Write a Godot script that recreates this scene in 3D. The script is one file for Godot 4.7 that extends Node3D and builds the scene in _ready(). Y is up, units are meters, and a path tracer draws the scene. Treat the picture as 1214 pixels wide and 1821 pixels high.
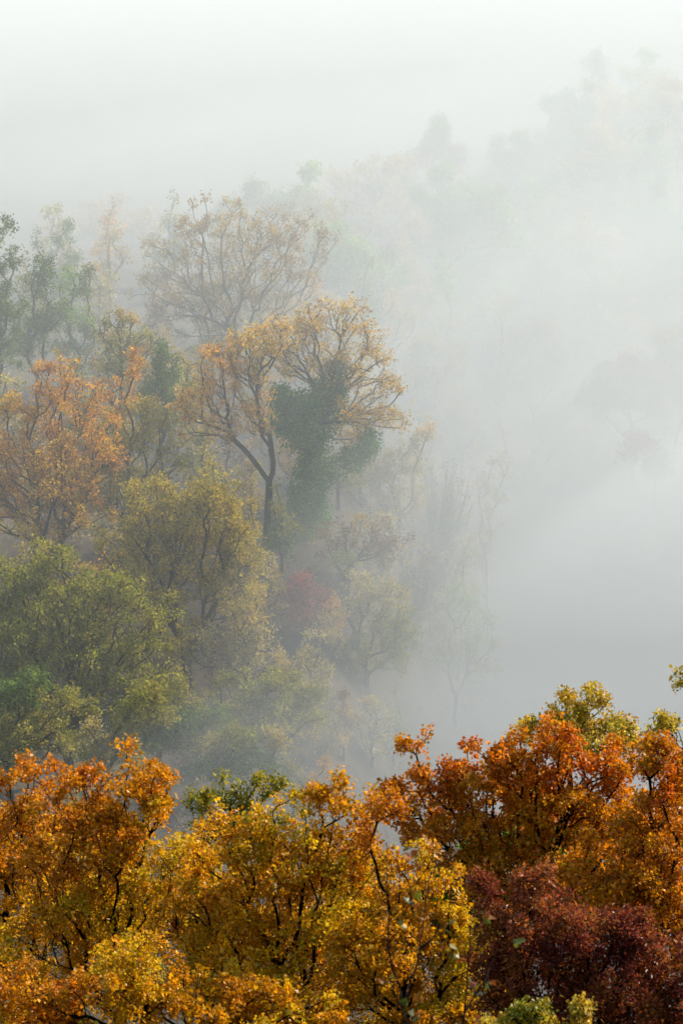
extends Node3D
# Misty autumn hillside seen across a valley from a wooded slope.
# Lengths in metres, y up, the camera looks along -z. Photo pixels (1214 x 1821) give directions only;
# every distance comes from the slope the tree stands on.

const FOCAL := 5164.0          # photo pixels, 20 degrees upright
const PITCH := -6.0
var rng := RandomNumberGenerator.new()
var noise := FastNoiseLite.new()
var used := {}
var M := {}
var spray_near: Array[Mesh] = []
var spray_mid: Array[Mesh] = []
var spray_back: Array[Mesh] = []
var spray_far: Array[Mesh] = []
var spray_ivy: Array[Mesh] = []
var spray_fine: Array[Mesh] = []

# leaf colours, linear; each kind has a few tones
const TONES := {
	"gold": [Vector3(.58, .24, .008), Vector3(.66, .29, .007), Vector3(.70, .35, .007), Vector3(.72, .40, .008), Vector3(.70, .42, .010), Vector3(.60, .41, .012)],
	"amber": [Vector3(.58, .19, .007), Vector3(.64, .22, .006), Vector3(.62, .24, .008), Vector3(.66, .26, .008), Vector3(.68, .31, .008)],
	"orange": [Vector3(.56, .125, .006), Vector3(.62, .155, .005), Vector3(.66, .19, .006), Vector3(.62, .22, .008), Vector3(.60, .27, .010)],
	"yellow": [Vector3(.62, .42, .03), Vector3(.56, .40, .03), Vector3(.62, .34, .02), Vector3(.45, .36, .04)],
	"yolk": [Vector3(.72, .47, .05), Vector3(.70, .42, .04), Vector3(.66, .48, .08), Vector3(.56, .32, .03)],
	"rust": [Vector3(.52, .23, .016), Vector3(.64, .31, .014), Vector3(.68, .37, .016), Vector3(.68, .43, .02)],
	"peach": [Vector3(.64, .31, .03), Vector3(.70, .39, .04), Vector3(.72, .46, .05)],
	"maroon": [Vector3(.12, .022, .014), Vector3(.20, .035, .016), Vector3(.26, .055, .020), Vector3(.34, .11, .02)],
	"red": [Vector3(.34, .06, .05), Vector3(.28, .045, .04), Vector3(.36, .10, .06)],
	"lime": [Vector3(.28, .27, .02), Vector3(.34, .29, .02), Vector3(.20, .21, .02), Vector3(.40, .30, .02)],
	"olive": [Vector3(.40, .31, .025), Vector3(.48, .35, .03), Vector3(.32, .27, .025), Vector3(.52, .36, .035)],
	"moss": [Vector3(.25, .25, .025), Vector3(.33, .31, .03), Vector3(.20, .21, .022), Vector3(.36, .31, .045)],
	"green": [Vector3(.09, .16, .02), Vector3(.12, .20, .025), Vector3(.07, .12, .018), Vector3(.15, .22, .03)],
	"fresh": [Vector3(.22, .38, .03), Vector3(.30, .42, .04), Vector3(.17, .31, .03)],
	"ivy": [Vector3(.08, .22, .014), Vector3(.12, .28, .02), Vector3(.055, .165, .012)],
	"tan": [Vector3(.36, .22, .06), Vector3(.44, .28, .06), Vector3(.52, .35, .07), Vector3(.48, .35, .07)],
	"straw": [Vector3(.50, .40, .12), Vector3(.46, .34, .10), Vector3(.42, .36, .10)],
	"brown": [Vector3(.22, .12, .05), Vector3(.28, .15, .05), Vector3(.18, .11, .05)],
}


func _ready() -> void:
	rng.seed = 20241
	noise.seed = 7
	noise.frequency = 1.0
	# ---- camera, air, sun
	var cam := Camera3D.new()
	cam.name = "camera"
	cam.fov = 20.0
	cam.near = 0.5
	cam.far = 3000.0
	cam.rotation_degrees.x = PITCH
	var lens := CameraAttributesPhysical.new()
	lens.frustum_focal_length = 12.0 / tan(deg_to_rad(10.0))
	lens.frustum_focus_distance = 120.0
	lens.frustum_near = 0.5
	lens.frustum_far = 3000.0
	lens.exposure_aperture = 2.0
	cam.attributes = lens
	add_child(cam)
	cam.current = true
	var env := Environment.new()
	env.tonemap_mode = Environment.TONE_MAPPER_LINEAR
	env.tonemap_exposure = 2.4
	env.background_mode = Environment.BG_SKY
	var sm := ProceduralSkyMaterial.new()
	sm.sky_top_color = Color(0.41, 0.56, 0.74)
	sm.sky_horizon_color = Color(0.92, 0.94, 0.94)
	sm.sky_curve = 0.22
	sm.ground_horizon_color = Color(0.60, 0.62, 0.60)
	sm.ground_bottom_color = Color(0.16, 0.14, 0.12)
	sm.sun_angle_max = 30.0
	sm.sky_energy_multiplier = 1.0
	var sky := Sky.new()
	sky.sky_material = sm
	env.sky = sky
	env.volumetric_fog_enabled = true
	env.volumetric_fog_density = 0.0
	env.volumetric_fog_albedo = Color(0.98, 0.99, 0.985)
	env.volumetric_fog_anisotropy = 0.7
	env.sdfgi_enabled = true
	env.ssao_enabled = true
	env.ssil_enabled = true
	var we := WorldEnvironment.new()
	we.name = "air"
	we.environment = env
	add_child(we)
	var sun := DirectionalLight3D.new()
	sun.name = "sun"
	sun.light_energy = 1.6
	sun.light_color = Color(1.0, 0.94, 0.83)
	sun.light_angular_distance = 0.5
	sun.shadow_enabled = true
	sun.directional_shadow_max_distance = 600.0
	add_child(sun)
	sun.look_at_from_position(Vector3(0.66, 0.62, -0.34) * 100.0, Vector3.ZERO)

	make_materials()
	make_sprays()
	make_ground()
	make_mist()
	make_trees()


# ------------------------------------------------------------------ helpers
func numbered(called: String) -> String:
	if not used.has(called):
		used[called] = 0
		return called
	used[called] += 1
	return "%s_%03d" % [called, used[called]]


func toward(px: float, py: float) -> Vector3:
	var v := Vector3((px - 607.0) / FOCAL, -(py - 910.5) / FOCAL, -1.0).rotated(Vector3.RIGHT, deg_to_rad(PITCH))
	return v / -v.z


func at(px: float, py: float, dist: float) -> Vector3:
	return toward(px, py) * dist


const PROFILE := [[-60.0, -0.5], [0.0, -1.7], [20.0, -7.4], [60.0, -19.0], [90.0, -28.0], [115.0, -32.0], [140.0, -27.5], [160.0, -19.0], [200.0, -12.5], [250.0, -7.0], [300.0, -3.0], [380.0, 9.0], [480.0, 27.0], [650.0, 62.0], [900.0, 116.0], [1300.0, 180.0]]


func height(x: float, z: float) -> float:
	var d := -z
	var h: float = PROFILE[-1][1]
	for i in range(1, PROFILE.size()):
		if d <= PROFILE[i][0]:
			var a: float = PROFILE[i - 1][0]
			var b: float = PROFILE[i][0]
			h = lerpf(PROFILE[i - 1][1], PROFILE[i][1], clampf((d - a) / (b - a), 0.0, 1.0))
			break
	# the valley opens to the right
	h -= 17.0 * smoothstep(-0.008, 0.06, x / maxf(d, 20.0)) * smoothstep(95.0, 140.0, d) * (1.0 - smoothstep(255.0, 345.0, d))
	h += 0.7 * noise.get_noise_2d(x * 0.06, z * 0.06) + 0.25 * noise.get_noise_2d(x * 0.3 + 40.0, z * 0.3)
	return h


func tag(o: Node, label: String, category: String, group := "", kind := "") -> void:
	if label:
		o.set_meta("label", label)
	if category:
		o.set_meta("category", category)
	if group:
		o.set_meta("group", group)
	if kind:
		o.set_meta("kind", kind)


func leaf_material(rough: float, through: float, shine := 0.42) -> StandardMaterial3D:
	var m := StandardMaterial3D.new()
	m.vertex_color_use_as_albedo = true
	m.roughness = rough
	m.metallic_specular = shine
	m.backlight_enabled = true
	m.backlight = Color(through, through, through)
	m.cull_mode = BaseMaterial3D.CULL_DISABLED
	return m


func noise_texture(freq: float, a: Color, b: Color, c: Color, octaves := 4, size := 512, sd := 1) -> NoiseTexture2D:
	var t := NoiseTexture2D.new()
	t.width = size
	t.height = size
	t.seamless = true
	var n := FastNoiseLite.new()
	n.seed = sd
	n.frequency = freq
	n.fractal_octaves = octaves
	t.noise = n
	var g := Gradient.new()
	g.offsets = PackedFloat32Array([0.2, 0.5, 0.8])
	g.colors = PackedColorArray([a, b, c])
	t.color_ramp = g
	return t


func make_materials() -> void:
	M.leaf = leaf_material(0.40, 1.0, 0.32)
	M.leaf_far = leaf_material(0.5, 1.0, 0.25)
	M.ivy = leaf_material(0.55, 0.7, 0.2)
	var bark := StandardMaterial3D.new()
	bark.albedo_texture = noise_texture(0.03, Color(0.17, 0.14, 0.12), Color(0.25, 0.21, 0.18), Color(0.36, 0.33, 0.29), 5, 256, 3)
	bark.uv1_triplanar = true
	bark.uv1_scale = Vector3(1.2, 0.5, 1.2)
	bark.roughness = 0.9
	M.bark = bark
	var soil := StandardMaterial3D.new()
	soil.albedo_texture = noise_texture(0.02, Color(0.13, 0.10, 0.07), Color(0.21, 0.16, 0.10), Color(0.24, 0.22, 0.12), 6, 512, 5)
	soil.uv1_triplanar = true
	soil.uv1_world_triplanar = true
	soil.uv1_scale = Vector3(0.11, 0.11, 0.11)
	soil.roughness = 1.0
	M.soil = soil


# ------------------------------------------------------------------ leaf sprays
func add_leaf(v: PackedVector3Array, nn: PackedVector3Array, c: PackedColorArray, t: Transform3D, len_: float, wide: float, fine: bool, tint: Color) -> void:
	var pts: Array
	var fold := wide * rng.randf_range(0.05, 0.35)
	var droop := len_ * rng.randf_range(-0.1, 0.35)
	var b := Vector3.ZERO
	var tip := Vector3(0, len_, -droop)
	if fine:
		var m := Vector3(0, len_ * 0.52, -droop * 0.3 - fold * 0.6)
		var l1 := Vector3(-wide * 0.62, len_ * 0.30, 0)
		var r1 := Vector3(wide * 0.62, len_ * 0.33, 0)
		pts = [b, l1, m, l1, tip, m, tip, r1, m, r1, b, m]
	else:
		var l := Vector3(-wide * 0.5, len_ * 0.45, fold * 0.5)
		var r := Vector3(wide * 0.5, len_ * 0.5, fold * 0.5)
		pts = [b, l, tip, b, tip, r]
	for i in range(0, pts.size(), 3):
		var p0: Vector3 = t * (pts[i] as Vector3)
		var p1: Vector3 = t * (pts[i + 1] as Vector3)
		var p2: Vector3 = t * (pts[i + 2] as Vector3)
		var n := (p2 - p0).cross(p1 - p0).normalized()
		v.append_array([p0, p1, p2])
		nn.append_array([n, n, n])
		c.append_array([tint, tint, tint])


func random_basis(up: Vector3, loose: float) -> Basis:
	var y := (up.normalized() + Vector3(rng.randfn(), rng.randfn(), rng.randfn()) * loose).normalized()
	var x := y.cross(Vector3(rng.randfn(), rng.randfn(), rng.randfn()))
	if x.length() < 0.01:
		x = y.cross(Vector3(0.3, 0.5, 0.8))
	x = x.normalized()
	return Basis(x, y, x.cross(y))


func make_spray(count: int, reach: float, len_: float, wide: float, fine: bool) -> Mesh:
	var v := PackedVector3Array()
	var nn := PackedVector3Array()
	var c := PackedColorArray()
	for i in count:
		var p := Vector3(rng.randfn(), rng.randfn() * 0.9 + 0.4, rng.randfn()) * reach * 0.5
		var s := rng.randf_range(0.5, 1.4)
		var k := rng.randf_range(0.55, 1.2)
		var t := Transform3D(random_basis(p.normalized() * 0.7 + Vector3(0, -0.15, 0), 0.6), p)
		add_leaf(v, nn, c, t, len_ * s, wide * s, fine, Color(k, k * rng.randf_range(0.9, 1.05), k * rng.randf_range(0.8, 1.1)))
	return commit(v, nn, c)


func commit(v: PackedVector3Array, nn: PackedVector3Array, c := PackedColorArray(), idx := PackedInt32Array()) -> ArrayMesh:
	var a := []
	a.resize(Mesh.ARRAY_MAX)
	a[Mesh.ARRAY_VERTEX] = v
	a[Mesh.ARRAY_NORMAL] = nn
	if c.size():
		a[Mesh.ARRAY_COLOR] = c
	if idx.size():
		a[Mesh.ARRAY_INDEX] = idx
	var m := ArrayMesh.new()
	m.add_surface_from_arrays(Mesh.PRIMITIVE_TRIANGLES, a)
	return m


func make_sprays() -> void:
	for k in 4:
		spray_near.append(make_spray(9, 0.12, 0.073, 0.058, true))
		spray_back.append(make_spray(8, 0.13, 0.085, 0.068, false))
		spray_fine.append(make_spray(10, 0.13, 0.085, 0.036, false))
		spray_mid.append(make_spray(12, 0.23, 0.116, 0.094, false))
		spray_far.append(make_spray(12, 0.45, 0.24, 0.18, false))
		spray_ivy.append(make_spray(16, 0.32, 0.12, 0.11, false))


# ------------------------------------------------------------------ ground and mist
func make_ground() -> void:
	var v := PackedVector3Array()
	var idx := PackedInt32Array()
	var nn := PackedVector3Array()
	var zs: Array[float] = []
	var z := 40.0
	while z > -1250.0:
		zs.append(z)
		z -= 2.0 if z > -330.0 else 12.0
	var nx := 181
	for zi in zs:
		for i in nx:
			var u := (i - 90) / 90.0
			var x := u * (60.0 + absf(u) * absf(u) * 740.0)
			v.append(Vector3(x, height(x, zi), zi))
			var e := 0.8
			nn.append(Vector3(height(x - e, zi) - height(x + e, zi), 2.0 * e, height(x, zi - e) - height(x, zi + e)).normalized())
	for j in zs.size() - 1:
		for i in nx - 1:
			var a := j * nx + i
			idx.append_array([a, a + nx, a + 1, a + 1, a + nx, a + nx + 1])
	var g := MeshInstance3D.new()
	g.name = "hillside"
	g.mesh = commit(v, nn, PackedColorArray(), idx)
	g.material_override = M.soil
	g.set_meta("kind", "structure")
	tag(g, "leaf strewn slope falling to the valley and rising into the mist", "hillside")
	add_child(g)


# shape: box, ellipsoid, or a cone lying along the view with its thin rim fading out to the sides
func mist(where: Vector3, size: Vector3, density: float, shape := "cone", tilt := 0.0, rise := 0.0, label := "bank of pale mist drifting over the wooded hillside") -> void:
	var f := FogVolume.new()
	f.name = numbered("mist")
	f.size = size
	f.position = where
	if shape == "box":
		f.shape = RenderingServer.FOG_VOLUME_SHAPE_BOX
		f.rotation_degrees.x = tilt
	elif shape == "cone":
		f.shape = RenderingServer.FOG_VOLUME_SHAPE_CONE
		f.size = Vector3(size.x, size.z, size.y)     # the axis turns from y to z
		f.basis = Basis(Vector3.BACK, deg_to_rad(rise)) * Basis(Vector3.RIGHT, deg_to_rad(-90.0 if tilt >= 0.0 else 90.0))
	else:
		f.shape = RenderingServer.FOG_VOLUME_SHAPE_ELLIPSOID
	var m := FogMaterial.new()
	m.density = density
	m.albedo = Color(0.962, 0.985, 0.978)
	f.material = m
	f.set_meta("kind", "stuff")
	tag(f, label, "mist", "banks of mist")
	add_child(f)


func make_mist() -> void:
	rng.seed = 4417
	# thin mist over the whole far slope, thicker higher up
	mist(Vector3(0, 13, -505), Vector3(1500, 86, 790), 0.0027, "box", 5.7)
	mist(Vector3(0, 19, -590), Vector3(1500, 86, 800), 0.0036, "box", 5.7)
	# the deep fog of the valley floor, thinning out towards its rim
	mist(at(1330, 1130, 172), Vector3(66, 46, 90), 0.0120, "cone", 1.0)
	mist(at(1340, 850, 212), Vector3(84, 46, 110), 0.0120, "cone", 1.0)
	mist(at(950, 1380, 122), Vector3(46, 15, 26), 0.0100, "cone", 1.0)
	# banks lying in the valley to the right and drifting up the slope, each a heap of thin overlapping wisps, slanted to imitate sun shafts
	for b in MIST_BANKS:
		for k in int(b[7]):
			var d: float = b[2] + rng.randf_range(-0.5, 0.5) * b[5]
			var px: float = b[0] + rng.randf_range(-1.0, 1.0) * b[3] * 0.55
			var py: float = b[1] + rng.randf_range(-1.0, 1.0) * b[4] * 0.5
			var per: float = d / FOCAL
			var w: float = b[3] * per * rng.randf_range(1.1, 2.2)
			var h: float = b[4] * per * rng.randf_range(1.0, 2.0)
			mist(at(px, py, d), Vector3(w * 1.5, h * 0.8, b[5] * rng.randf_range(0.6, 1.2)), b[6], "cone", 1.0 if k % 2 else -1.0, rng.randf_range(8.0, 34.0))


# [px, py, distance, half width px, half height px, length m, density of one wisp, wisps]
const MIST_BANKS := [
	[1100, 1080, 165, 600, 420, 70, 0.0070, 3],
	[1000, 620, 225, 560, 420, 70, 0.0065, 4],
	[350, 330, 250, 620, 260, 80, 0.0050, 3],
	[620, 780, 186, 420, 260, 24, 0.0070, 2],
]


# ------------------------------------------------------------------ trees
# lobes: [px, py, half width px, half height px, tone] in the plane of the tree's distance
func grow(spec: Dictionary) -> Node3D:
	var dist: float = spec.d
	var per := dist / FOCAL
	var bx: float = toward(spec.x, 910).x * dist
	var base := Vector3(bx, height(bx, -dist) - 0.05, -dist)
	rng.seed = hash(spec.label)
	var root := Node3D.new()
	root.name = numbered(spec.name)
	root.position = base
	add_child(root)
	tag(root, spec.label, spec.get("category", "tree"), spec.get("group", ""))
	var level: String = spec.get("level", "mid")

	# crown volumes in local metres
	var lc: Array[Vector3] = []
	var lr: Array[Vector3] = []
	var lt: Array[String] = []
	var vol: Array[float] = []
	var total := 0.0
	var top := -1e9
	var low := 1e9
	var crown: Array = spec.lobes.duplicate()
	if spec.has("skirt"):      # low young growth round the foot
		var g: float = 910.5 - FOCAL * tan(atan2(base.y, dist) - deg_to_rad(PITCH))
		for k in 3:
			crown.append([spec.x + (k - 1) * 40 + rng.randf_range(-15, 15), g - 26 - rng.randf() * 26, 44, 34, spec.lobes[-1][4]])
	for l in crown:
		var p := at(l[0], l[1], dist) - base
		var deep: float = spec.get("deep", 0.9)
		var r := Vector3(l[2] * per, l[3] * per, 0.0)
		r.z = maxf(r.x, r.y * 0.8) * deep
		p.z += rng.randf_range(-0.3, 0.3) * r.z
		lc.append(p)
		lr.append(r)
		lt.append(l[4])
		var w := r.x * r.y * r.z
		vol.append(w)
		total += w
		top = maxf(top, p.y + r.y)
		low = minf(low, p.y - r.y)
	var n: int = spec.get("n", 500)

	# attraction points
	var pts: Array = []
	for i in lc.size():
		var share: float = pow(vol[i] / total, 0.8)
		var cnt := int(n * share) + 6
		var clumps := clampi(int(cnt / 9.0), 4, 140)
		for c in clumps:
			var dir := Vector3(rng.randfn(), rng.randfn(), rng.randfn()).normalized()
			var lump := 1.0 + 0.5 * noise.get_noise_3dv(dir * 1.6 + base * 0.7 + lc[i])
			if rng.randf() < 0.10:
				lump *= rng.randf_range(1.05, 1.25)
			var cc := lc[i] + dir * lr[i] * pow(rng.randf(), 0.42) * lump
			var cr := lr[i] * rng.randf_range(0.10, 0.26) * Vector3(1.0, rng.randf_range(0.8, 1.5), 1.0)
			for k in int(cnt / float(clumps)) + 1:
				var e := Vector3(rng.randfn(), rng.randfn(), rng.randfn()).normalized() * pow(rng.randf(), 0.5)
				var q := cc + e * cr
				if q.y > 0.35:
					pts.append([q, lt[i]])
	# trunk up to the fork
	var fork_h: float = spec.get("fork", 0.3) * top
	var lean: float = spec.get("lean", 0.14)
	var cx := 0.0
	var cz := 0.0
	for i in lc.size():
		cx += lc[i].x * vol[i] / total
		cz += lc[i].z * vol[i] / total
	var P := PackedVector3Array()
	var parent := PackedInt32Array()
	var path := PackedFloat32Array()
	var tone: Array[String] = []
	var steps := 6
	var wob := Vector3(rng.randf_range(-1, 1), 0, rng.randf_range(-1, 1)) * 0.022 * fork_h
	for i in steps + 1:
		var u := i / float(steps)
		var p := Vector3(cx * u * u * lean, fork_h * u, cz * u * u * lean) + wob * sin(u * 5.0)
		P.append(p)
		parent.append(i - 1)
		path.append(fork_h * u)
		tone.append("")
	var stems: int = spec.get("stems", 1)
	var first := steps
	if stems > 1:      # several stems from one root
		first = 1
	var fork := P[steps]
	var origin := P[0] if stems > 1 else fork
	pts.sort_custom(func(a, b): return origin.distance_squared_to(a[0]) < origin.distance_squared_to(b[0]))
	var bf: float = spec.get("balance", 0.45)
	var seg: float = spec.get("seg", 0.09) * (top - low + lr[0].x)
	for q in pts:
		var p: Vector3 = q[0]
		var best := first
		var bd := 1e9
		for j in range(first, P.size()):
			var c := P[j].distance_to(p) + bf * path[j]
			if P[j].y > p.y + 0.2:
				c += (P[j].y - p.y) * 0.8
			if c < bd:
				bd = c
				best = j
		var from := P[best]
		var gap := from.distance_to(p)
		var m := clampi(int(gap / seg), 0, 6)
		var last := best
		var bow: Vector3 = Vector3(rng.randfn(), rng.randfn() * 0.5 - 0.4, rng.randfn()) * gap * 0.09 * spec.get("bow", 1.0)
		for i in range(1, m + 2):
			var u := i / float(m + 1)
			var w := from.lerp(p, u) + bow * sin(u * PI) + Vector3(rng.randfn(), rng.randfn(), rng.randfn()) * gap * 0.018
			path.append(path[last] + P[last].distance_to(w))
			P.append(w)
			parent.append(last)
			tone.append(q[1])
			last = P.size() - 1
	var count := P.size()
	# soften the kinks
	for pass_ in 2:
		var acc := P.duplicate()
		var wgt := PackedInt32Array()
		wgt.resize(count)
		for i in range(first + 1, count):
			acc[i] += P[parent[i]]
			wgt[i] += 1
			if parent[i] > first:
				acc[parent[i]] += P[i]
				wgt[parent[i]] += 1
		for i in range(first + 1, count):
			P[i] = P[i].lerp(acc[i] / (wgt[i] + 1.0), 0.45)
	# thickness after the pipe model
	var tipr: float = spec.get("tip", 0.012)
	var area := PackedFloat32Array()
	area.resize(count)
	var kids := PackedInt32Array()
	kids.resize(count)
	var heavy := PackedInt32Array()
	heavy.resize(count)
	heavy.fill(-1)
	for i in range(count - 1, 0, -1):
		if kids[i] == 0:
			area[i] = pow(tipr, 2.35)
		kids[i] += 1
		var pa := parent[i]
		area[pa] += area[i]
		kids[pa] += kids[i]
		if heavy[pa] < 0 or kids[heavy[pa]] < kids[i]:
			heavy[pa] = i
	var R := PackedFloat32Array()
	R.resize(count)
	for i in count:
		R[i] = pow(area[i], 1.0 / 2.35)
	for i in mini(3, steps):
		R[i] *= 1.35 - 0.12 * i
	# limbs: the big subtrees that leave the trunk
	var limb := PackedInt32Array()
	limb.resize(count)
	var names := 1
	for i in range(1, count):
		var pa := parent[i]
		if limb[pa] == 0 and i > steps and kids[i] > count * 0.07:
			limb[i] = names
			names += 1
		else:
			limb[i] = limb[pa]
	var cut: float = spec.get("cut", 0.0)
	for b in names:
		var mesh := tubes(P, R, parent, heavy, limb, b, cut)
		if mesh == null:
			continue
		var o := MeshInstance3D.new()
		o.name = "trunk" if b == 0 else "limb"
		o.mesh = mesh
		o.material_override = M.bark
		root.add_child(o, true)
	# leaf hue wanders from bough to bough
	var hue := PackedFloat32Array()
	hue.resize(count)
	hue[0] = rng.randf()
	for i in range(1, count):
		hue[i] = pingpong(hue[parent[i]] + rng.randfn() * 0.09, 1.0) if i > steps else rng.randf()
		if i > steps and parent[i] <= steps:
			hue[i] = rng.randf()
	# leaves
	var per_node: float = spec.get("leaves", 4.0) * spec.get("boost", 1.0)
	var spread: float = spec.get("spread", 1.0)
	var size: float = spec.get("size", 1.0)
	var small: int = spec.get("small", 4)
	var place: Array[Transform3D] = []
	var colors: Array = []
	var reach: float = {"back": 0.06, "near": 0.055, "fine": 0.06, "mid": 0.14, "far": 0.35}[level] * spread
	for i in range(steps + 1, count):
		if kids[i] > small:
			continue
		var dir := (P[i] - P[parent[i]]).normalized()
		var bare := 0.55 + 1.1 * noise.get_noise_3dv(P[i] * (1.3 / maxf(reach * 10.0, 0.2)) + base * 3.0) + 0.45
		var k := per_node * clampf(bare, 0.0, 1.7)
		var whole := int(k) + (1 if rng.randf() < k - int(k) else 0)
		for j in whole:
			var p := P[i] + Vector3(rng.randfn(), rng.randfn(), rng.randfn()) * reach
			var s := size * rng.randf_range(0.7, 1.3)
			place.append(Transform3D(random_basis(dir + Vector3(0, 0.3, 0), 0.5).scaled(Vector3.ONE * s), p))
			colors.append(tint_of(tone[i], hue[i]))
	var sprays: Array[Mesh] = {"back": spray_back, "near": spray_near, "fine": spray_fine, "mid": spray_mid, "far": spray_far}[level]
	foliage(root, "foliage", place, colors, sprays, M.leaf if level in ["near", "fine", "back"] else M.leaf_far)
	if spec.has("ivy"):
		var ip: Array[Transform3D] = []
		var ic: Array = []
		for l in spec.ivy:
			var c := at(l[0], l[1], dist) - base
			var r := Vector3(l[2] * per, l[3] * per, l[2] * per)
			for k in int(120.0 * r.x * r.y) + 34:
				var dir := Vector3(rng.randfn(), rng.randfn(), rng.randfn()).normalized()
				var p := c + dir * r * pow(rng.randf(), 0.3) * (0.9 + 0.6 * noise.get_noise_3dv((c + dir * r) * 1.1 + base))
				ip.append(Transform3D(random_basis(dir + Vector3(0, 0.2, 0), 0.5).scaled(Vector3.ONE * rng.randf_range(0.7, 1.2)), p))
				ic.append(tint_of("ivy", rng.randf()))
		foliage(root, "ivy", ip, ic, spray_ivy, M.ivy)
	return root


# one leaf tone: U picks among the tones of that kind, the rest is chance
func tint_of(tone: String, u: float) -> Array:
	var t: Array = TONES[tone]
	var i := clampi(int((u + rng.randfn() * 0.22) * t.size()), 0, t.size() - 1)
	return [tone, i, rng.randi() % 5]


var leaf_tints := {}
const STEPS := [0.66, 0.78, 0.90, 1.04, 1.18]


func tinted(mesh: Mesh, c0: PackedColorArray, tint: Array) -> PackedColorArray:
	var key := [mesh, tint[0], tint[1], tint[2]]
	if not leaf_tints.has(key):
		var v: Vector3 = TONES[tint[0]][tint[1]] * STEPS[tint[2]]
		var out := PackedColorArray()
		out.resize(c0.size())
		for i in c0.size():
			out[i] = Color(c0[i].r * v.x, c0[i].g * v.y, c0[i].b * v.z)
		leaf_tints[key] = out
	return leaf_tints[key]


func foliage(root: Node3D, called: String, place: Array[Transform3D], tints: Array, sprays: Array[Mesh], mat: Material) -> void:
	if place.is_empty():
		return
	var kinds: Array = []
	for m in sprays:
		kinds.append(m.surface_get_arrays(0))
	var v := PackedVector3Array()
	var nn := PackedVector3Array()
	var c := PackedColorArray()
	for i in place.size():
		var k := rng.randi() % sprays.size()
		var arr: Array = kinds[k]
		v.append_array(place[i] * (arr[Mesh.ARRAY_VERTEX] as PackedVector3Array))
		nn.append_array(Transform3D(place[i].basis.orthonormalized(), Vector3.ZERO) * (arr[Mesh.ARRAY_NORMAL] as PackedVector3Array))
		c.append_array(tinted(sprays[k], arr[Mesh.ARRAY_COLOR], tints[i]))
	var o := MeshInstance3D.new()
	o.name = called
	o.mesh = commit(v, nn, c)
	o.material_override = mat
	o.set_meta("kind", "stuff")
	root.add_child(o, true)


func tubes(P: PackedVector3Array, R: PackedFloat32Array, parent: PackedInt32Array, heavy: PackedInt32Array, limb: PackedInt32Array, which: int, cut: float) -> Mesh:
	var v := PackedVector3Array()
	var nn := PackedVector3Array()
	var idx := PackedInt32Array()
	for i in range(0, P.size()):
		if limb[i] != which:
			continue
		var pa := parent[i]
		# a chain starts at the root or wherever a node is not its parent's heaviest child
		if pa >= 0 and heavy[pa] == i and limb[pa] == which:
			continue
		var chain: Array[int] = []
		if pa >= 0:
			chain.append(pa)
		var j := i
		while j >= 0 and limb[j] == which:
			chain.append(j)
			j = heavy[j]
		if chain.size() < 2 or R[i] < cut:
			continue
		var sides := 7 if R[i] > 0.07 else (5 if R[i] > 0.025 else 3)
		var side := Vector3(0.31, 0.2, 0.93)
		var start := v.size()
		for k in chain.size():
			var a := P[chain[maxi(k - 1, 0)]]
			var b := P[chain[mini(k + 1, chain.size() - 1)]]
			var t := (b - a).normalized()
			side = (side - t * side.dot(t)).normalized()
			var other := t.cross(side)
			var r := R[chain[k]] if k > 0 or pa < 0 else R[i]
			for s in sides:
				var g := TAU * s / sides
				var n := side * cos(g) + other * sin(g)
				v.append(P[chain[k]] + n * r)
				nn.append(n)
		for k in chain.size() - 1:
			for s in sides:
				var a := start + k * sides + s
				var b := start + k * sides + (s + 1) % sides
				idx.append_array([a, b, a + sides, b, b + sides, a + sides])
	if v.is_empty():
		return null
	return commit(v, nn, PackedColorArray(), idx)


func make_trees() -> void:
	near_trees()
	mid_trees()
	far_trees()


const NEAR := "trees and shrubs on the near slope"
const HILL := "trees and shrubs on the misty hillside"
const FAR := "far trees fading into the mist"


func all_of(base: Dictionary, list: Array) -> void:
	for s in list:
		var spec: Dictionary = base.duplicate()
		spec.merge(s, true)
		grow(spec)


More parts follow.
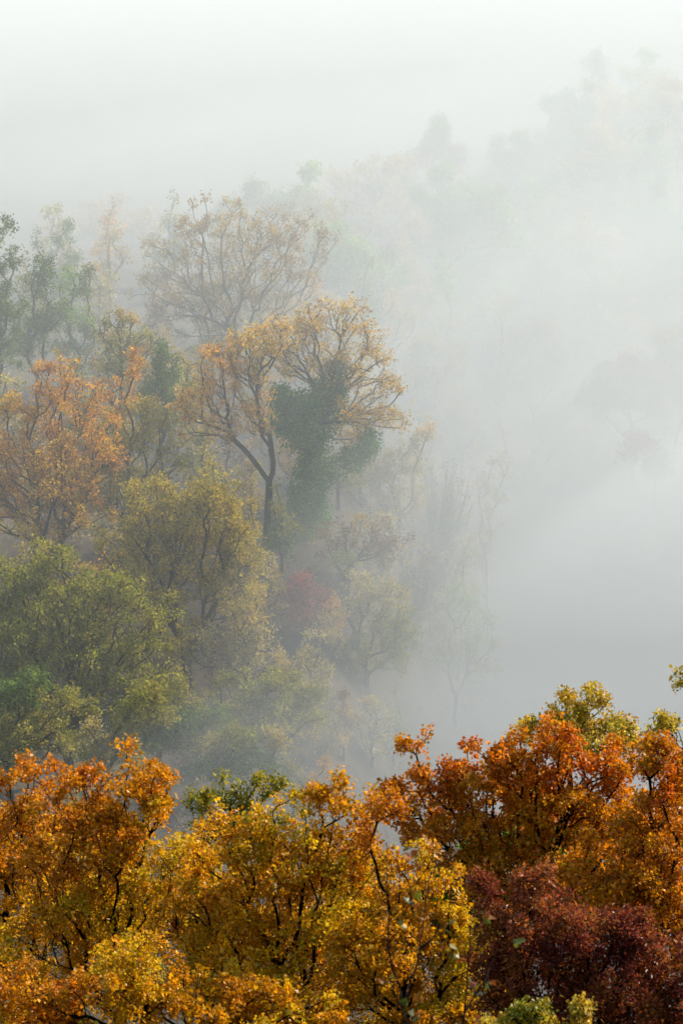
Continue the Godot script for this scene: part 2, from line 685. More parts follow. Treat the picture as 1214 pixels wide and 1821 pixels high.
func near_trees() -> void:
	all_of({"level": "near", "group": NEAR, "n": 1350, "leaves": 2.25, "tip": 0.0062, "small": 2, "fork": 0.25, "seg": 0.05}, [
		{"name": "golden_tree", "x": 40, "d": 63.0, "lobes": [[-10, 1460, 95, 110, "amber"], [55, 1400, 62, 75, "amber"], [40, 1560, 120, 130, "gold"], [0, 1740, 130, 130, "gold"]], "label": "golden tree with amber tips beside the rounder orange tipped gold tree"},
		{"name": "golden_tree", "x": 215, "d": 60.0, "n": 1600, "lobes": [[165, 1385, 45, 52, "orange"], [245, 1390, 62, 60, "amber"], [290, 1430, 40, 50, "amber"], [215, 1450, 95, 60, "amber"], [150, 1500, 110, 100, "amber"], [265, 1560, 100, 130, "gold"], [150, 1680, 140, 150, "gold"]], "label": "round golden tree with orange tips beside the lime green sapling"},
		{"name": "golden_tree", "x": 510, "d": 58.0, "n": 1900, "lobes": [[575, 1430, 60, 50, "gold"], [620, 1490, 60, 60, "gold"], [480, 1510, 100, 80, "gold"], [590, 1570, 95, 120, "gold"], [390, 1610, 110, 110, "gold"], [500, 1720, 160, 140, "gold"]], "label": "widest bright golden tree, dark forked limbs showing through its leaves"},
		{"name": "golden_tree", "x": 730, "d": 57.0, "lobes": [[670, 1450, 45, 60, "amber"], [745, 1570, 70, 80, "gold"], [690, 1690, 110, 110, "gold"], [800, 1700, 75, 90, "gold"], [720, 1800, 150, 60, "gold"], [840, 1790, 60, 60, "gold"]], "label": "golden tree between the slender dark sapling and the maroon shrub"},
		{"name": "golden_tree", "x": 330, "d": 55.0, "lobes": [[240, 1760, 100, 95, "gold"], [420, 1800, 110, 80, "gold"], [90, 1800, 100, 80, "amber"], [560, 1815, 90, 50, "gold"]], "label": "low golden tree whose top spreads below the forked golden crown"},
		{"name": "golden_tree", "x": 110, "d": 69.0, "level": "back", "n": 1100, "leaves": 2.6, "lobes": [[60, 1520, 100, 80, "amber"], [180, 1500, 90, 80, "amber"], [100, 1620, 130, 100, "gold"], [240, 1610, 90, 90, "gold"]], "label": "half hidden amber tree behind the two orange tipped golden trees"},
		{"name": "golden_tree", "x": 400, "d": 68.0, "level": "back", "n": 1100, "leaves": 2.6, "lobes": [[340, 1560, 80, 80, "gold"], [440, 1590, 90, 80, "gold"], [560, 1600, 90, 90, "gold"], [400, 1680, 140, 90, "gold"]], "label": "half hidden golden tree behind the widest golden crown"},
		{"name": "golden_tree", "x": 700, "d": 66.0, "level": "back", "n": 1000, "leaves": 2.6, "lobes": [[650, 1580, 80, 80, "gold"], [760, 1640, 80, 90, "amber"], [690, 1680, 110, 90, "gold"], [830, 1700, 80, 90, "amber"]], "label": "half hidden golden tree behind the slender dark sapling"},
		{"name": "russet_tree", "x": 1080, "d": 68.0, "level": "back", "n": 1100, "leaves": 2.6, "lobes": [[960, 1480, 110, 80, "orange"], [1100, 1480, 110, 80, "orange"], [1180, 1560, 90, 90, "amber"], [1050, 1600, 140, 90, "brown"]], "label": "half hidden russet tree between the two orange trees"},
		{"name": "orange_tree", "x": 900, "d": 63.0, "n": 2300, "lobes": [[745, 1325, 28, 30, "orange"], [765, 1370, 40, 40, "orange"], [710, 1415, 40, 50, "orange"], [845, 1375, 60, 60, "orange"], [905, 1340, 45, 40, "orange"], [985, 1340, 70, 62, "orange"], [1080, 1370, 70, 65, "orange"], [930, 1440, 120, 90, "orange"], [800, 1470, 90, 90, "orange"], [1040, 1480, 110, 90, "amber"], [900, 1540, 110, 70, "amber"]], "label": "broad deep orange tree spreading above the maroon shrub"},
		{"name": "orange_tree", "x": 1180, "d": 60.0, "n": 1500, "lobes": [[1150, 1330, 35, 38, "orange"], [1195, 1380, 50, 60, "orange"], [1180, 1470, 80, 90, "amber"], [1090, 1560, 110, 85, "amber"], [1190, 1600, 90, 90, "amber"], [1205, 1690, 60, 50, "amber"]], "label": "amber orange tree standing against the broad deep orange tree"},
		{"name": "yellow_tree", "x": 1040, "d": 72.0, "n": 520, "leaves": 2.2, "lobes": [[1040, 1255, 42, 38, "yellow"], [1000, 1270, 40, 30, "yellow"], [940, 1290, 36, 28, "yellow"], [1110, 1310, 36, 30, "yellow"], [1040, 1310, 100, 46, "yellow"]], "label": "yellow green tree whose thin top rises behind the orange crown"},
		{"name": "bronze_tree", "x": 1300, "d": 66.0, "n": 420, "leaves": 1.7, "lobes": [[1222, 1215, 26, 30, "olive"], [1290, 1240, 60, 60, "olive"], [1170, 1295, 30, 22, "olive"], [1260, 1320, 80, 60, "olive"]], "label": "bronze olive tree reaching a thin twig over the orange crowns"},
		{"name": "lime_sapling", "category": "sapling", "x": 410, "d": 75.0, "n": 460, "leaves": 1.9, "lobes": [[360, 1430, 36, 48, "lime"], [425, 1400, 42, 42, "lime"], [470, 1395, 30, 26, "lime"], [420, 1470, 80, 50, "lime"]], "label": "thin lime green sapling rising between two golden crowns"},
		{"name": "maroon_shrub", "category": "shrub", "level": "fine", "x": 1020, "d": 54.0, "n": 2000, "leaves": 3.2, "fork": 0.1, "lobes": [[945, 1585, 52, 45, "maroon"], [865, 1585, 34, 40, "maroon"], [1000, 1660, 95, 70, "maroon"], [1140, 1680, 80, 65, "maroon"], [900, 1690, 70, 80, "maroon"], [960, 1770, 110, 90, "maroon"], [1090, 1790, 140, 90, "maroon"], [1210, 1760, 80, 90, "maroon"]], "label": "dark maroon shrub with narrow glossy leaves below the orange tree"},
		{"name": "ivy_shrub", "category": "shrub", "x": 900, "d": 65.5, "n": 900, "leaves": 3.0, "lobes": [[870, 1560, 110, 70, "ivy"], [960, 1510, 90, 60, "ivy"], [1040, 1600, 130, 70, "ivy"], [860, 1660, 90, 80, "ivy"], [790, 1590, 60, 70, "ivy"]], "label": "dark green shrub in the shade between orange tree and maroon shrub"},
		{"name": "lime_shrub", "category": "shrub", "x": 945, "d": 50.0, "n": 220, "leaves": 2.4, "lobes": [[940, 1795, 26, 22, "lime"], [900, 1825, 46, 16, "yellow"], [975, 1822, 26, 12, "yellow"]], "label": "small lime green shrub in front of the maroon shrub"},
		{"name": "yellow_sapling", "category": "sapling", "x": 1040, "d": 50.0, "n": 60, "leaves": 2.2, "lobes": [[1040, 1802, 16, 20, "yellow"]], "label": "small yellow sapling poking up before the maroon shrub"},
	])
	dark_sapling(Vector2(735, 1870), [[[735, 1870], [718, 1790], [692, 1700], [689, 1600], [687, 1500]], [[718, 1790], [745, 1700], [758, 1620], [770, 1500]], [[748, 1690], [790, 1640]]], 33.0, "slender dark sapling with two upright stems and few green leaves")
	dark_sapling(Vector2(815, 1870), [[[815, 1870], [826, 1790], [834, 1690], [838, 1640]], [[822, 1810], [862, 1740], [880, 1690]]], 36.0, "short dark sapling with thin forked stem before the golden tree")


# a young stem close by: its few large leaves are built one by one
func dark_sapling(foot: Vector2, stems: Array, dist: float, label: String) -> void:
	var p0 := at(foot.x, foot.y, dist)
	var base := Vector3(p0.x, height(p0.x, -dist) - 0.05, -dist)
	var root := Node3D.new()
	root.name = numbered("dark_sapling")
	root.position = base
	add_child(root)
	tag(root, label, "sapling", NEAR)
	var meshes: Array[Mesh] = []
	for k in 4:
		var v := PackedVector3Array()
		var nn := PackedVector3Array()
		var c := PackedColorArray()
		add_leaf(v, nn, c, Transform3D(), 0.115, 0.08, true, Color.WHITE)
		meshes.append(commit(v, nn, c))
	var mats: Array[Material] = []
	for c in [Vector3(.08, .09, .008), Vector3(.16, .13, .008), Vector3(.20, .07, .006), Vector3(.05, .06, .008), Vector3(.15, .04, .008)]:
		var m := leaf_material(0.36, 0.9)
		m.albedo_color = Color(c.x, c.y, c.z).linear_to_srgb()
		mats.append(m)
	for i in stems.size():
		var line := PackedVector3Array()
		var pts: Array = stems[i]
		if i == 0:
			line.append(Vector3.ZERO)
		var zig := 0.0
		for p in pts:
			zig += rng.randf_range(-0.12, 0.12)
			line.append(at(p[0], p[1], dist + (zig if i > 0 and p != pts[0] else 0.0)) - base)
		var curve := Curve3D.new()
		for p in line:
			curve.add_point(p)
		var fine := PackedVector3Array()
		var R := PackedFloat32Array()
		var par := PackedInt32Array()
		var heavy := PackedInt32Array()
		var total := curve.get_baked_length()
		var n := int(total / 0.12) + 2
		for k in n:
			var u := k / float(n - 1)
			fine.append(curve.sample_baked(total * u, true) + Vector3(rng.randfn(), rng.randfn(), rng.randfn()) * 0.012)
			R.append(lerpf(0.028 if i == 0 else 0.019, 0.005, u))
			par.append(k - 1)
			heavy.append(k + 1 if k < n - 1 else -1)
		var limb := PackedInt32Array()
		limb.resize(n)
		var o := MeshInstance3D.new()
		o.name = "stem"
		o.mesh = tubes(fine, R, par, heavy, limb, 0, 0.0)
		o.material_override = M.bark
		root.add_child(o, true)
		for k in range(int(n * 0.35), n):
			if rng.randf() < 0.45:
				continue
			var out := Vector3(rng.randfn(), 0.5, rng.randfn()).normalized()
			var end := fine[k] + out * rng.randf_range(0.12, 0.34)
			for j in rng.randi_range(1, 4):
				var leaf := MeshInstance3D.new()
				leaf.name = "leaf"
				leaf.mesh = meshes[rng.randi() % 4]
				leaf.material_override = mats[rng.randi() % mats.size()]
				var s := rng.randf_range(0.7, 1.2)
				leaf.transform = Transform3D(random_basis(out + Vector3(0, -0.4, 0), 0.7).scaled(Vector3.ONE * s), end + Vector3(rng.randfn(), rng.randfn(), rng.randfn()) * 0.04)
				root.add_child(leaf, true)
			var twig := tubes(PackedVector3Array([fine[k], fine[k].lerp(end, 0.5) + Vector3(0, -0.015, 0), end]), PackedFloat32Array([0.006, 0.004, 0.003]), PackedInt32Array([-1, 0, 1]), PackedInt32Array([1, 2, -1]), PackedInt32Array([0, 0, 0]), 0, 0.0)
			var t := MeshInstance3D.new()
			t.name = "twig"
			t.mesh = twig
			t.material_override = M.bark
			root.add_child(t, true)


func mid_trees() -> void:
	all_of({"level": "mid", "group": HILL, "n": 900, "leaves": 2.2, "tip": 0.0115, "small": 2, "fork": 0.2, "balance": 0.5}, [
		{"name": "rust_tree", "x": 100, "d": 155.0, "n": 1800, "leaves": 1.6, "fork": 0.12, "lobes": [[115, 690, 62, 62, "rust"], [60, 740, 60, 60, "rust"], [145, 760, 60, 80, "rust"], [20, 790, 60, 75, "rust"], [80, 850, 100, 90, "rust"], [-30, 850, 60, 100, "rust"], [150, 860, 70, 80, "rust"], [185, 790, 40, 60, "rust"], [60, 920, 110, 50, "rust"]], "label": "large rust orange tree standing above the olive and mossy crowns"},
		{"name": "russet_tree", "x": 60, "d": 171.0, "n": 900, "leaves": 2.0, "fork": 0.12, "lobes": [[30, 880, 80, 60, "tan"], [120, 900, 80, 60, "olive"], [60, 940, 110, 50, "brown"], [-20, 920, 60, 60, "brown"]], "label": "brownish tree filling the space behind the rust orange tree"},
		{"name": "amber_tree", "x": 225, "d": 159.0, "n": 800, "leaves": 2.0, "lobes": [[235, 660, 28, 40, "rust"], [205, 700, 36, 50, "rust"], [255, 770, 62, 60, "olive"], [220, 800, 60, 70, "olive"], [290, 820, 40, 40, "olive"], [210, 880, 90, 70, "olive"]], "label": "slim tree, amber at its tip and olive yellow below, beside rust tree"},
		{"name": "olive_tree", "x": 330, "d": 148.0, "n": 1900, "leaves": 1.8, "fork": 0.15, "lobes": [[295, 910, 85, 70, "olive"], [390, 890, 60, 60, "olive"], [350, 960, 105, 90, "olive"], [230, 960, 65, 70, "olive"], [425, 980, 45, 90, "olive"], [400, 1060, 60, 90, "olive"], [260, 1050, 80, 70, "olive"]], "label": "round olive gold tree with dark fanned limbs next to the red shrub"},
		{"name": "mossy_tree", "x": 120, "d": 138.0, "n": 2100, "leaves": 1.9, "fork": 0.12, "lobes": [[85, 1020, 80, 60, "moss"], [20, 1060, 60, 80, "moss"], [190, 1070, 90, 62, "moss"], [275, 1110, 50, 62, "moss"], [60, 1140, 110, 90, "moss"], [180, 1180, 110, 90, "moss"], [0, 1210, 80, 90, "moss"]], "label": "wide mossy green tree below the rust tree and olive tree"},
		{"name": "mossy_tree", "x": 20, "d": 132.0, "n": 800, "fork": 0.12, "lobes": [[10, 1240, 80, 60, "green"], [90, 1280, 80, 60, "moss"], [0, 1320, 90, 60, "moss"]], "label": "low shadowy green tree at the foot of the wide mossy tree"},
		{"name": "straw_tree", "x": 440, "d": 146.0, "n": 600, "leaves": 1.5, "fork": 0.15, "lobes": [[440, 1100, 50, 80, "olive"], [400, 1160, 60, 60, "straw"], [470, 1160, 40, 60, "straw"], [340, 1150, 50, 50, "olive"]], "label": "thin straw coloured tree with slanting stems below the olive gold tree"},
		{"name": "pale_green_shrub", "category": "shrub", "x": 480, "d": 138.0, "n": 600, "fork": 0.1, "lobes": [[500, 1225, 60, 38, "moss"], [430, 1240, 55, 40, "moss"], [540, 1260, 45, 36, "moss"], [480, 1280, 90, 40, "moss"]], "label": "broad pale green shrub below the straw tree, fading into mist"},
		{"name": "pale_green_shrub", "category": "shrub", "x": 205, "d": 130.0, "n": 400, "fork": 0.1, "lobes": [[175, 1310, 26, 30, "straw"], [225, 1300, 26, 30, "moss"], [265, 1265, 60, 36, "moss"], [200, 1345, 60, 30, "moss"]], "label": "straw tipped green shrub just above the orange tipped golden tree"},
		{"name": "pale_green_shrub", "category": "shrub", "x": 300, "d": 134.0, "n": 420, "fork": 0.1, "lobes": [[300, 1240, 55, 36, "moss"], [340, 1290, 55, 40, "green"], [270, 1320, 50, 30, "green"]], "label": "dull green shrub between the mossy tree and the broad pale shrub"},
		{"name": "pale_green_shrub", "category": "shrub", "x": 400, "d": 131.0, "n": 420, "fork": 0.1, "lobes": [[375, 1330, 24, 30, "straw"], [430, 1310, 36, 26, "moss"], [490, 1315, 26, 22, "straw"], [420, 1360, 70, 26, "green"]], "label": "straw tipped shrub rising just behind the lime green sapling"},
		{"name": "yellow_tree", "x": 477, "d": 160.0, "n": 1200, "leaves": 0.75, "lean": 0.0, "fork": 0.30, "tip": 0.011, "balance": 0.5, "lobes": [[400, 650, 60, 52, "peach"], [440, 610, 45, 36, "yolk"], [465, 640, 35, 50, "yolk"], [490, 600, 40, 36, "yolk"], [370, 710, 46, 60, "peach"], [335, 740, 30, 50, "peach"], [430, 720, 40, 60, "peach"], [470, 740, 24, 50, "peach"], [405, 770, 30, 24, "peach"]], "label": "peach leaved tree with bare forking trunk left beside the ivy clad tree"},
		{"name": "ivy_clad_tree", "x": 545, "d": 163.0, "n": 1500, "leaves": 0.8, "fork": 0.45, "tip": 0.011, "balance": 0.5, "ivy": [[498, 702, 18, 24], [500, 742, 24, 34], [530, 725, 30, 32], [598, 665, 15, 34], [590, 720, 24, 40], [552, 775, 40, 42], [562, 835, 38, 42], [548, 885, 34, 42], [552, 935, 36, 42], [540, 975, 34, 36], [655, 785, 16, 32], [625, 820, 22, 26], [545, 755, 44, 46], [570, 700, 26, 30], [545, 920, 38, 50]], "lobes": [[500, 600, 52, 40, "yolk"], [560, 570, 50, 36, "yolk"], [620, 575, 48, 36, "yolk"], [655, 600, 26, 30, "yolk"], [630, 660, 70, 50, "yolk"], [695, 690, 30, 36, "yolk"], [685, 740, 46, 34, "yolk"], [550, 640, 70, 46, "yolk"], [630, 730, 50, 50, "yolk"]], "label": "yellow tree with its trunk wrapped in dark green ivy"},
		{"bow": 0.3, "name": "pale_tree", "x": 715, "d": 176.0, "n": 600, "leaves": 1.6, "lobes": [[700, 830, 48, 46, "straw"], [740, 800, 26, 30, "straw"], [765, 768, 24, 18, "peach"], [660, 860, 50, 50, "straw"], [700, 900, 56, 50, "straw"]], "label": "pale straw tree with a peach tip right against the ivy clad tree"},
		{"name": "red_shrub", "category": "shrub", "x": 548, "d": 152.0, "n": 420, "leaves": 1.6, "stems": 3, "lobes": [[535, 1045, 30, 32, "red"], [565, 1075, 30, 30, "red"], [540, 1090, 40, 36, "red"], [575, 1120, 26, 30, "red"]], "label": "dusky red shrub below the ivy clad tree"},
		{"name": "yellow_green_shrub", "category": "shrub", "x": 650, "d": 152.0, "n": 520, "leaves": 1.8, "stems": 3, "lobes": [[650, 1040, 40, 34, "straw"], [690, 1070, 40, 40, "straw"], [640, 1090, 50, 40, "straw"], [615, 1015, 24, 26, "green"], [680, 1120, 50, 36, "moss"], [640, 1150, 56, 36, "moss"], [690, 1165, 50, 30, "moss"]], "label": "straw yellow shrub with a green top beside the dusky red shrub"},
		{"name": "russet_shrub", "category": "shrub", "x": 610, "d": 158.0, "n": 360, "leaves": 1.0, "stems": 4, "lobes": [[600, 960, 36, 36, "brown"], [650, 970, 40, 40, "brown"], [640, 930, 30, 30, "tan"], [690, 970, 40, 50, "brown"]], "label": "thin russet brown brush at the foot of the pale straw tree"},
		{"name": "bare_sapling", "category": "sapling", "x": 770, "d": 184.0, "n": 340, "leaves": 0.14, "stems": 3, "seg": 0.06, "tip": 0.007, "bow": 0.3, "balance": 1.4, "lobes": [[770, 860, 36, 60, "tan"], [800, 840, 30, 50, "brown"], [815, 880, 36, 60, "tan"], [760, 930, 40, 50, "tan"]], "label": "clump of bare upright stems between pale straw tree and slender birch"},
		{"name": "bare_sapling", "category": "sapling", "x": 740, "d": 170.0, "n": 240, "leaves": 0.2, "stems": 3, "seg": 0.06, "tip": 0.007, "bow": 0.3, "balance": 1.4, "lobes": [[735, 980, 30, 60, "tan"], [760, 1010, 30, 50, "brown"], [720, 1030, 30, 50, "brown"]], "label": "bare twiggy saplings beside the straw yellow shrub"},
		{"name": "slender_tree", "bow": 0.25, "fork": 0.1, "tip": 0.008, "x": 868, "d": 196.0, "n": 300, "leaves": 0.9, "lobes": [[890, 830, 24, 34, "straw"], [865, 870, 26, 34, "straw"], [880, 900, 24, 40, "straw"], [860, 940, 22, 40, "straw"]], "label": "slender pale yellow tree standing alone in the thick mist"},
		{"name": "slender_tree", "bow": 0.25, "fork": 0.1, "tip": 0.008, "x": 815, "d": 180.0, "n": 260, "leaves": 0.9, "lobes": [[830, 970, 18, 30, "straw"], [812, 1010, 22, 40, "straw"], [830, 1050, 24, 40, "moss"]], "label": "smaller slender yellow tree above the faint green shrub"},
		{"name": "pale_green_shrub", "category": "shrub", "x": 810, "d": 170.0, "n": 360, "leaves": 1.7, "stems": 3, "lobes": [[820, 1070, 40, 40, "fresh"], [780, 1110, 40, 36, "moss"], [840, 1120, 40, 40, "fresh"], [790, 1165, 46, 40, "moss"], [840, 1175, 46, 40, "moss"]], "label": "faint green shrub alone at the edge of the thick mist"},
		{"name": "tan_tree", "x": 425, "d": 205.0, "n": 2000, "leaves": 1.05, "tip": 0.0105, "balance": 0.5, "fork": 0.2, "lobes": [[320, 450, 56, 50, "tan"], [360, 400, 50, 40, "tan"], [420, 390, 56, 36, "tan"], [490, 410, 60, 40, "tan"], [545, 450, 45, 60, "tan"], [430, 460, 100, 60, "tan"], [300, 500, 55, 44, "tan"], [400, 530, 110, 60, "tan"], [520, 520, 60, 50, "tan"], [320, 570, 46, 40, "brown"]], "label": "big half bare tan tree rising behind the yellow ivy clad tree"},
		{"name": "green_tree", "x": -5, "d": 188.0, "n": 700, "leaves": 1.7, "lobes": [[-5, 410, 26, 28, "green"], [12, 460, 26, 28, "green"], [-15, 500, 50, 40, "green"], [10, 540, 44, 40, "green"], [-10, 610, 56, 60, "green"]], "label": "tallest dark green tree beside two thinner green trees"},
		{"name": "green_tree", "x": 72, "d": 193.0, "n": 500, "leaves": 1.6, "lobes": [[80, 465, 20, 28, "green"], [70, 510, 32, 36, "green"], [85, 560, 36, 40, "green"], [60, 610, 40, 40, "green"]], "label": "narrow green tree between the tallest green tree and a paler one"},
		{"name": "green_tree", "x": 140, "d": 197.0, "n": 500, "leaves": 1.5, "lobes": [[125, 500, 24, 30, "fresh"], [150, 520, 28, 34, "green"], [130, 560, 36, 40, "fresh"], [165, 585, 30, 40, "green"], [130, 620, 50, 40, "green"]], "label": "paler green tree next to the small olive brown tree"},
		{"name": "green_tree", "x": 112, "d": 228.0, "n": 400, "leaves": 1.6, "lobes": [[115, 415, 24, 24, "green"], [70, 430, 16, 20, "green"], [110, 460, 36, 36, "green"], [120, 520, 46, 50, "green"]], "label": "ghostly green tree half lost behind the paler green tree"},
		{"name": "olive_brown_tree", "x": 222, "d": 178.0, "n": 420, "leaves": 1.3, "lobes": [[225, 565, 24, 20, "tan"], [205, 590, 30, 30, "moss"], [245, 600, 30, 28, "moss"], [220, 640, 46, 36, "moss"]], "label": "small olive brown tree behind the amber tip of the slim tree"},
		{"name": "conical_tree", "x": 290, "d": 173.0, "n": 420, "leaves": 1.9, "lobes": [[292, 615, 14, 20, "green"], [290, 645, 26, 26, "green"], [295, 685, 36, 36, "green"], [280, 730, 44, 44, "green"]], "label": "small conical green tree below the half bare tan tree"},
	])
	undergrowth()


func far_trees() -> void:
	all_of({"level": "far", "group": FAR, "bow": 0.4, "n": 380, "leaves": 2.6, "tip": 0.014, "small": 5, "fork": 0.12, "boost": 1.6, "skirt": true}, [
		{"name": "far_tree", "x": 640, "d": 292.0, "n": 520, "leaves": 1.0, "lobes": [[690, 300, 52, 34, "tan"], [640, 330, 50, 44, "tan"], [590, 355, 40, 36, "tan"], [680, 370, 70, 50, "tan"], [600, 410, 60, 50, "brown"]], "label": "broad faint tan tree beside the dark pointed tree"},
		{"name": "far_tree", "x": 780, "d": 312.0, "lobes": [[782, 220, 18, 20, "green"], [785, 250, 32, 24, "brown"], [780, 285, 44, 34, "brown"]], "label": "dark pointed tree rising above the pale green crowns"},
		{"name": "far_tree", "x": 800, "d": 285.0, "n": 520, "lobes": [[785, 300, 26, 34, "fresh"], [780, 350, 44, 40, "fresh"], [845, 350, 40, 36, "fresh"], [880, 390, 50, 44, "fresh"], [820, 410, 70, 50, "fresh"], [905, 430, 40, 40, "fresh"]], "label": "spreading pale green tree below the dark pointed tree"},
		{"name": "far_tree", "x": 905, "d": 325.0, "lobes": [[887, 260, 20, 22, "green"], [925, 262, 18, 26, "green"], [905, 300, 44, 36, "green"]], "label": "faint green twin topped tree beside the pale green crowns"},
		{"name": "far_tree", "x": 1005, "d": 345.0, "lobes": [[978, 180, 22, 28, "green"], [1028, 165, 24, 30, "green"], [1030, 215, 36, 36, "green"], [985, 225, 36, 36, "green"]], "label": "ghostly grey green tree high on the slope beside a tan one"},
		{"name": "far_tree", "x": 1110, "d": 352.0, "n": 420, "leaves": 1.0, "lobes": [[1110, 165, 40, 36, "tan"], [1080, 210, 46, 40, "straw"], [1150, 200, 50, 40, "tan"], [1120, 250, 66, 44, "straw"]], "label": "ghostly tan tree highest on the slope, nearly white with mist"},
		{"name": "far_tree", "x": 1195, "d": 352.0, "lobes": [[1190, 180, 36, 34, "tan"], [1210, 220, 46, 40, "straw"]], "label": "barely visible tan tree next to the highest ghostly tree"},
		{"name": "far_tree", "x": 1055, "d": 292.0, "leaves": 1.0, "lobes": [[1035, 400, 36, 26, "straw"], [1070, 430, 40, 32, "yellow"], [1020, 450, 46, 40, "straw"], [1060, 490, 50, 40, "straw"]], "label": "misty yellow tree alone on the open slope"},
		{"name": "far_tree", "x": 1180, "d": 305.0, "lobes": [[1175, 335, 16, 22, "green"], [1180, 375, 36, 30, "fresh"], [1150, 410, 50, 40, "fresh"], [1210, 430, 60, 50, "fresh"]], "label": "white green pointed tree beside the misty yellow tree"},
		{"name": "far_tree", "x": 600, "d": 252.0, "lobes": [[585, 415, 18, 26, "fresh"], [600, 455, 30, 34, "fresh"], [620, 500, 36, 36, "fresh"]], "label": "pale green tree peeking out behind the big tan tree"},
		{"name": "far_tree", "x": 210, "d": 300.0, "leaves": 0.9, "lobes": [[205, 375, 36, 26, "tan"], [190, 410, 46, 36, "straw"], [225, 440, 50, 36, "tan"]], "label": "faint tan tree between the green trees and the big tan tree"},
		{"name": "far_tree", "x": 455, "d": 285.0, "lobes": [[455, 335, 22, 16, "green"], [465, 365, 34, 24, "green"]], "label": "faint grey green treetop just above the big tan tree"},
		{"name": "far_tree", "x": 795, "d": 255.0, "leaves": 0.8, "lobes": [[795, 480, 26, 26, "fresh"], [790, 520, 30, 36, "fresh"], [800, 570, 24, 36, "straw"]], "label": "slender faint green tree below the spreading pale green tree"},
		{"name": "far_tree", "x": 770, "d": 238.0, "n": 380, "leaves": 0.9, "lobes": [[740, 620, 22, 34, "straw"], [775, 610, 26, 26, "straw"], [800, 640, 30, 40, "straw"], [760, 680, 50, 40, "tan"]], "label": "faint straw tree in the mist behind the ivy clad tree"},
		{"name": "far_tree", "x": 900, "d": 248.0, "n": 380, "leaves": 0.8, "lobes": [[895, 550, 22, 40, "straw"], [900, 620, 36, 40, "tan"], [880, 680, 40, 40, "tan"]], "label": "tall faint straw tree beside the mist veiled brown tree"},
		{"name": "far_tree", "x": 970, "d": 250.0, "n": 380, "leaves": 1.0, "lobes": [[960, 600, 46, 36, "tan"], [985, 650, 40, 40, "brown"], [940, 680, 50, 40, "tan"]], "label": "mist veiled brown tree beside the tall faint straw tree"},
		{"name": "far_tree", "x": 1110, "d": 228.0, "n": 420, "leaves": 1.2, "lobes": [[1090, 680, 50, 32, "brown"], [1140, 660, 46, 30, "red"], [1060, 710, 40, 30, "brown"], [1130, 710, 60, 34, "brown"]], "label": "faint dusky red brown tree deep in the thick mist"},
		{"name": "far_tree", "x": 1200, "d": 235.0, "lobes": [[1200, 600, 26, 26, "straw"], [1195, 645, 36, 30, "brown"], [1210, 690, 40, 36, "brown"]], "label": "faint straw topped tree beside the dusky red brown tree"},
		{"name": "far_tree", "x": 1140, "d": 215.0, "leaves": 0.9, "lobes": [[1130, 790, 34, 24, "red"], [1160, 815, 30, 24, "brown"]], "label": "almost hidden reddish tree below the dusky red brown tree"},
	])
	# the rest of the canopy on the upper slope
	var kinds: Array[Node3D] = []
	var tones := [["fresh", "moss"], ["tan", "straw"], ["green", "fresh"], ["brown", "tan"]]
	var looks := ["pale green", "tan", "dim green", "brownish"]
	for i in 4:
		var d := 300.0
		var px := 600.0 + 20.0 * i
		var g := 910.5 - FOCAL * tan(atan2(height(toward(px, 910).x * d, -d), d) - deg_to_rad(PITCH))
		kinds.append(grow({"name": "canopy_tree", "level": "far", "n": 300, "leaves": 3.0, "tip": 0.014, "fork": 0.12, "x": px, "d": d, "group": "%s trees of the misty canopy" % looks[i], "skirt": true,
			"lobes": [[px - 30, g - 80, 40, 36, tones[i][0]], [px + 34, g - 92, 38, 40, tones[i][1]], [px, g - 140, 34, 36, tones[i][0]], [px + 4, g - 60, 50, 36, tones[i][1]]],
			"label": "%s tree fading among others in the misty canopy" % looks[i]}))
	for i in CANOPY_SPOTS.size():
		var sp: Array = CANOPY_SPOTS[i]
		var o: Node3D = kinds[i % 4]
		if i >= 4:
			o = o.duplicate()
			o.name = numbered("canopy_tree")
			add_child(o)
		var d: float = sp[1]
		var x := toward(sp[0], 910).x * d
		o.position = Vector3(x, height(x, -d) - 0.05, -d)
		o.rotation.y = rng.randf() * TAU
		o.scale = Vector3.ONE * sp[2]


# [px, distance, size]
const CANOPY_SPOTS := [
	[540, 275, 1.0], [720, 270, 0.9], [830, 300, 1.1], [960, 290, 1.0], [940, 315, 0.9], [1060, 330, 1.1], [1150, 330, 1.0],
	[700, 300, 0.9], [1000, 265, 0.9], [1110, 280, 1.0], [1190, 275, 1.0], [1050, 380, 1.1], [1150, 385, 1.2],
	[860, 255, 0.8], [680, 255, 0.8], [1050, 250, 0.8], [1160, 255, 0.9],
]


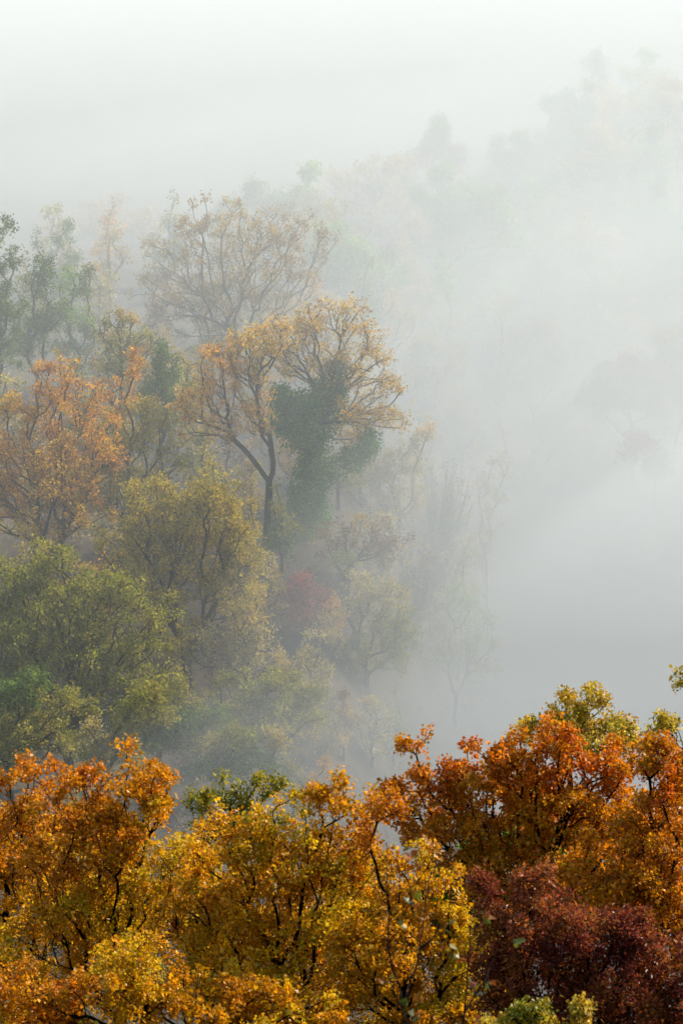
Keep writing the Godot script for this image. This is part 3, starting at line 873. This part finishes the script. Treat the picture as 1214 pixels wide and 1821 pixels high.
# young growth that covers the far slope: a few kinds of thin shrub, repeated, and low brush on the ground
func undergrowth() -> void:
	var looks := ["olive and moss green", "brown and tan", "tan and straw", "dull green", "peach and tan", "straw and olive"]
	var tones := [["olive", "moss"], ["brown", "tan"], ["tan", "straw"], ["moss", "green"], ["peach", "tan"], ["straw", "olive"]]
	var kinds: Array[Node3D] = []
	for i in tones.size():
		var d := 165.0
		var px := 420.0 + 10.0 * i
		var g := 910.5 - FOCAL * tan(atan2(height(toward(px, 910).x * d, -d), d) - deg_to_rad(PITCH))
		kinds.append(grow({"name": "thin_shrub", "category": "shrub", "group": "thin %s shrubs on the misty slope" % looks[i], "level": "mid", "n": 170, "leaves": 1.1, "stems": 4, "tip": 0.012, "x": px, "d": d,
			"lobes": [[px - 16, g - 66, 26, 30, tones[i][0]], [px + 20, g - 84, 26, 34, tones[i][1]], [px, g - 120, 22, 30, tones[i][0]], [px + 6, g - 44, 34, 26, tones[i][1]]],
			"label": "thin %s shrub filling a gap between the misty trees" % looks[i]}))
	for i in SHRUB_SPOTS.size():
		var sp: Array = SHRUB_SPOTS[i]
		var o: Node3D = kinds[i % kinds.size()]
		if i >= kinds.size():
			o = o.duplicate()
			o.name = numbered("thin_shrub")
			add_child(o)
		var d: float = sp[1]
		var x := toward(sp[0], 910).x * d
		o.position = Vector3(x, height(x, -d) - 0.05, -d)
		o.rotation.y = rng.randf() * TAU
		o.scale = Vector3.ONE * sp[2]
	rng.seed = 99
	var place: Array[Transform3D] = []
	var colors: Array = []
	var names := ["brown", "tan", "moss", "olive", "green", "straw", "brown"]
	for i in 700:
		var d := 116.0 + 120.0 * pow(rng.randf(), 1.3)
		var x := rng.randf_range(-0.13, 0.05) * d
		var kind: String = names[clampi(int((noise.get_noise_2d(x * 0.05 + 9.0, d * 0.05) * 1.3 + 0.5 + rng.randfn() * 0.12) * names.size()), 0, names.size() - 1)]
		var tall := rng.randf_range(0.3, 1.1)
		for k in 9:
			var p := Vector3(x + rng.randfn() * 0.5, 0, -d + rng.randfn() * 0.5)
			p.y = height(p.x, p.z) + 0.05 + rng.randf() * tall
			place.append(Transform3D(random_basis(Vector3.UP, 0.6).scaled(Vector3.ONE * rng.randf_range(0.6, 1.1)), p))
			colors.append(tint_of(kind, rng.randf()))
	for i in 330:
		var d := rng.randf_range(42.0, 78.0)
		var x := rng.randf_range(-0.135, 0.135) * d
		var kind: String = ["brown", "gold", "green", "maroon", "brown"][rng.randi() % 5]
		var tall := rng.randf_range(0.3, 1.5)
		for k in 10:
			var p := Vector3(x + rng.randfn() * 0.3, 0, -d + rng.randfn() * 0.3)
			p.y = height(p.x, p.z) + 0.03 + rng.randf() * tall
			place.append(Transform3D(random_basis(Vector3.UP, 0.6).scaled(Vector3.ONE * rng.randf_range(0.6, 0.9)), p))
			colors.append(tint_of(kind, rng.randf()))
	var root := Node3D.new()
	root.name = "undergrowth"
	root.set_meta("kind", "stuff")
	tag(root, "low brown and green brush covering the slopes under the trees", "undergrowth")
	add_child(root)
	foliage(root, "foliage", place, colors, spray_mid, M.leaf_far)


# [px, distance, size]
const SHRUB_SPOTS := [
	[360, 168, 1.3], [400, 172, 1.1], [440, 166, 1.0], [500, 158, 1.0], [520, 172, 1.3], [470, 152, 0.9],
	[600, 170, 1.2], [640, 176, 1.3], [680, 166, 1.1], [720, 160, 1.0], [590, 150, 0.8], [560, 145, 0.9],
	[520, 143, 0.9], [610, 142, 0.8], [660, 145, 0.9], [700, 150, 0.8], [480, 178, 1.2], [300, 180, 1.4],
	[340, 186, 1.3], [260, 186, 1.4], [200, 190, 1.5], [160, 176, 1.3], [80, 172, 1.2], [20, 176, 1.4],
	[40, 140, 0.9], [560, 190, 1.3], [620, 196, 1.4], [680, 200, 1.3], [730, 190, 1.2], [780, 176, 1.0],
	[830, 186, 1.1], [860, 205, 1.2], [760, 215, 1.4], [640, 225, 1.5], [560, 215, 1.4], [480, 212, 1.4],
	[380, 206, 1.4], [280, 212, 1.5], [180, 220, 1.5], [60, 215, 1.5], [700, 240, 1.6], [820, 240, 1.5],
	[600, 255, 1.6], [500, 250, 1.6], [400, 245, 1.6], [300, 250, 1.6], [200, 248, 1.6], [100, 250, 1.6],
	[60, 150, 1.2], [100, 148, 1.2], [150, 150, 1.2], [10, 149, 1.2], [190, 150, 1.1], [230, 152, 1.1],
	[350, 140, 0.8], [390, 146, 0.9], [430, 141, 0.8], [520, 134, 0.7], [580, 134, 0.7], [320, 158, 1.0],
]
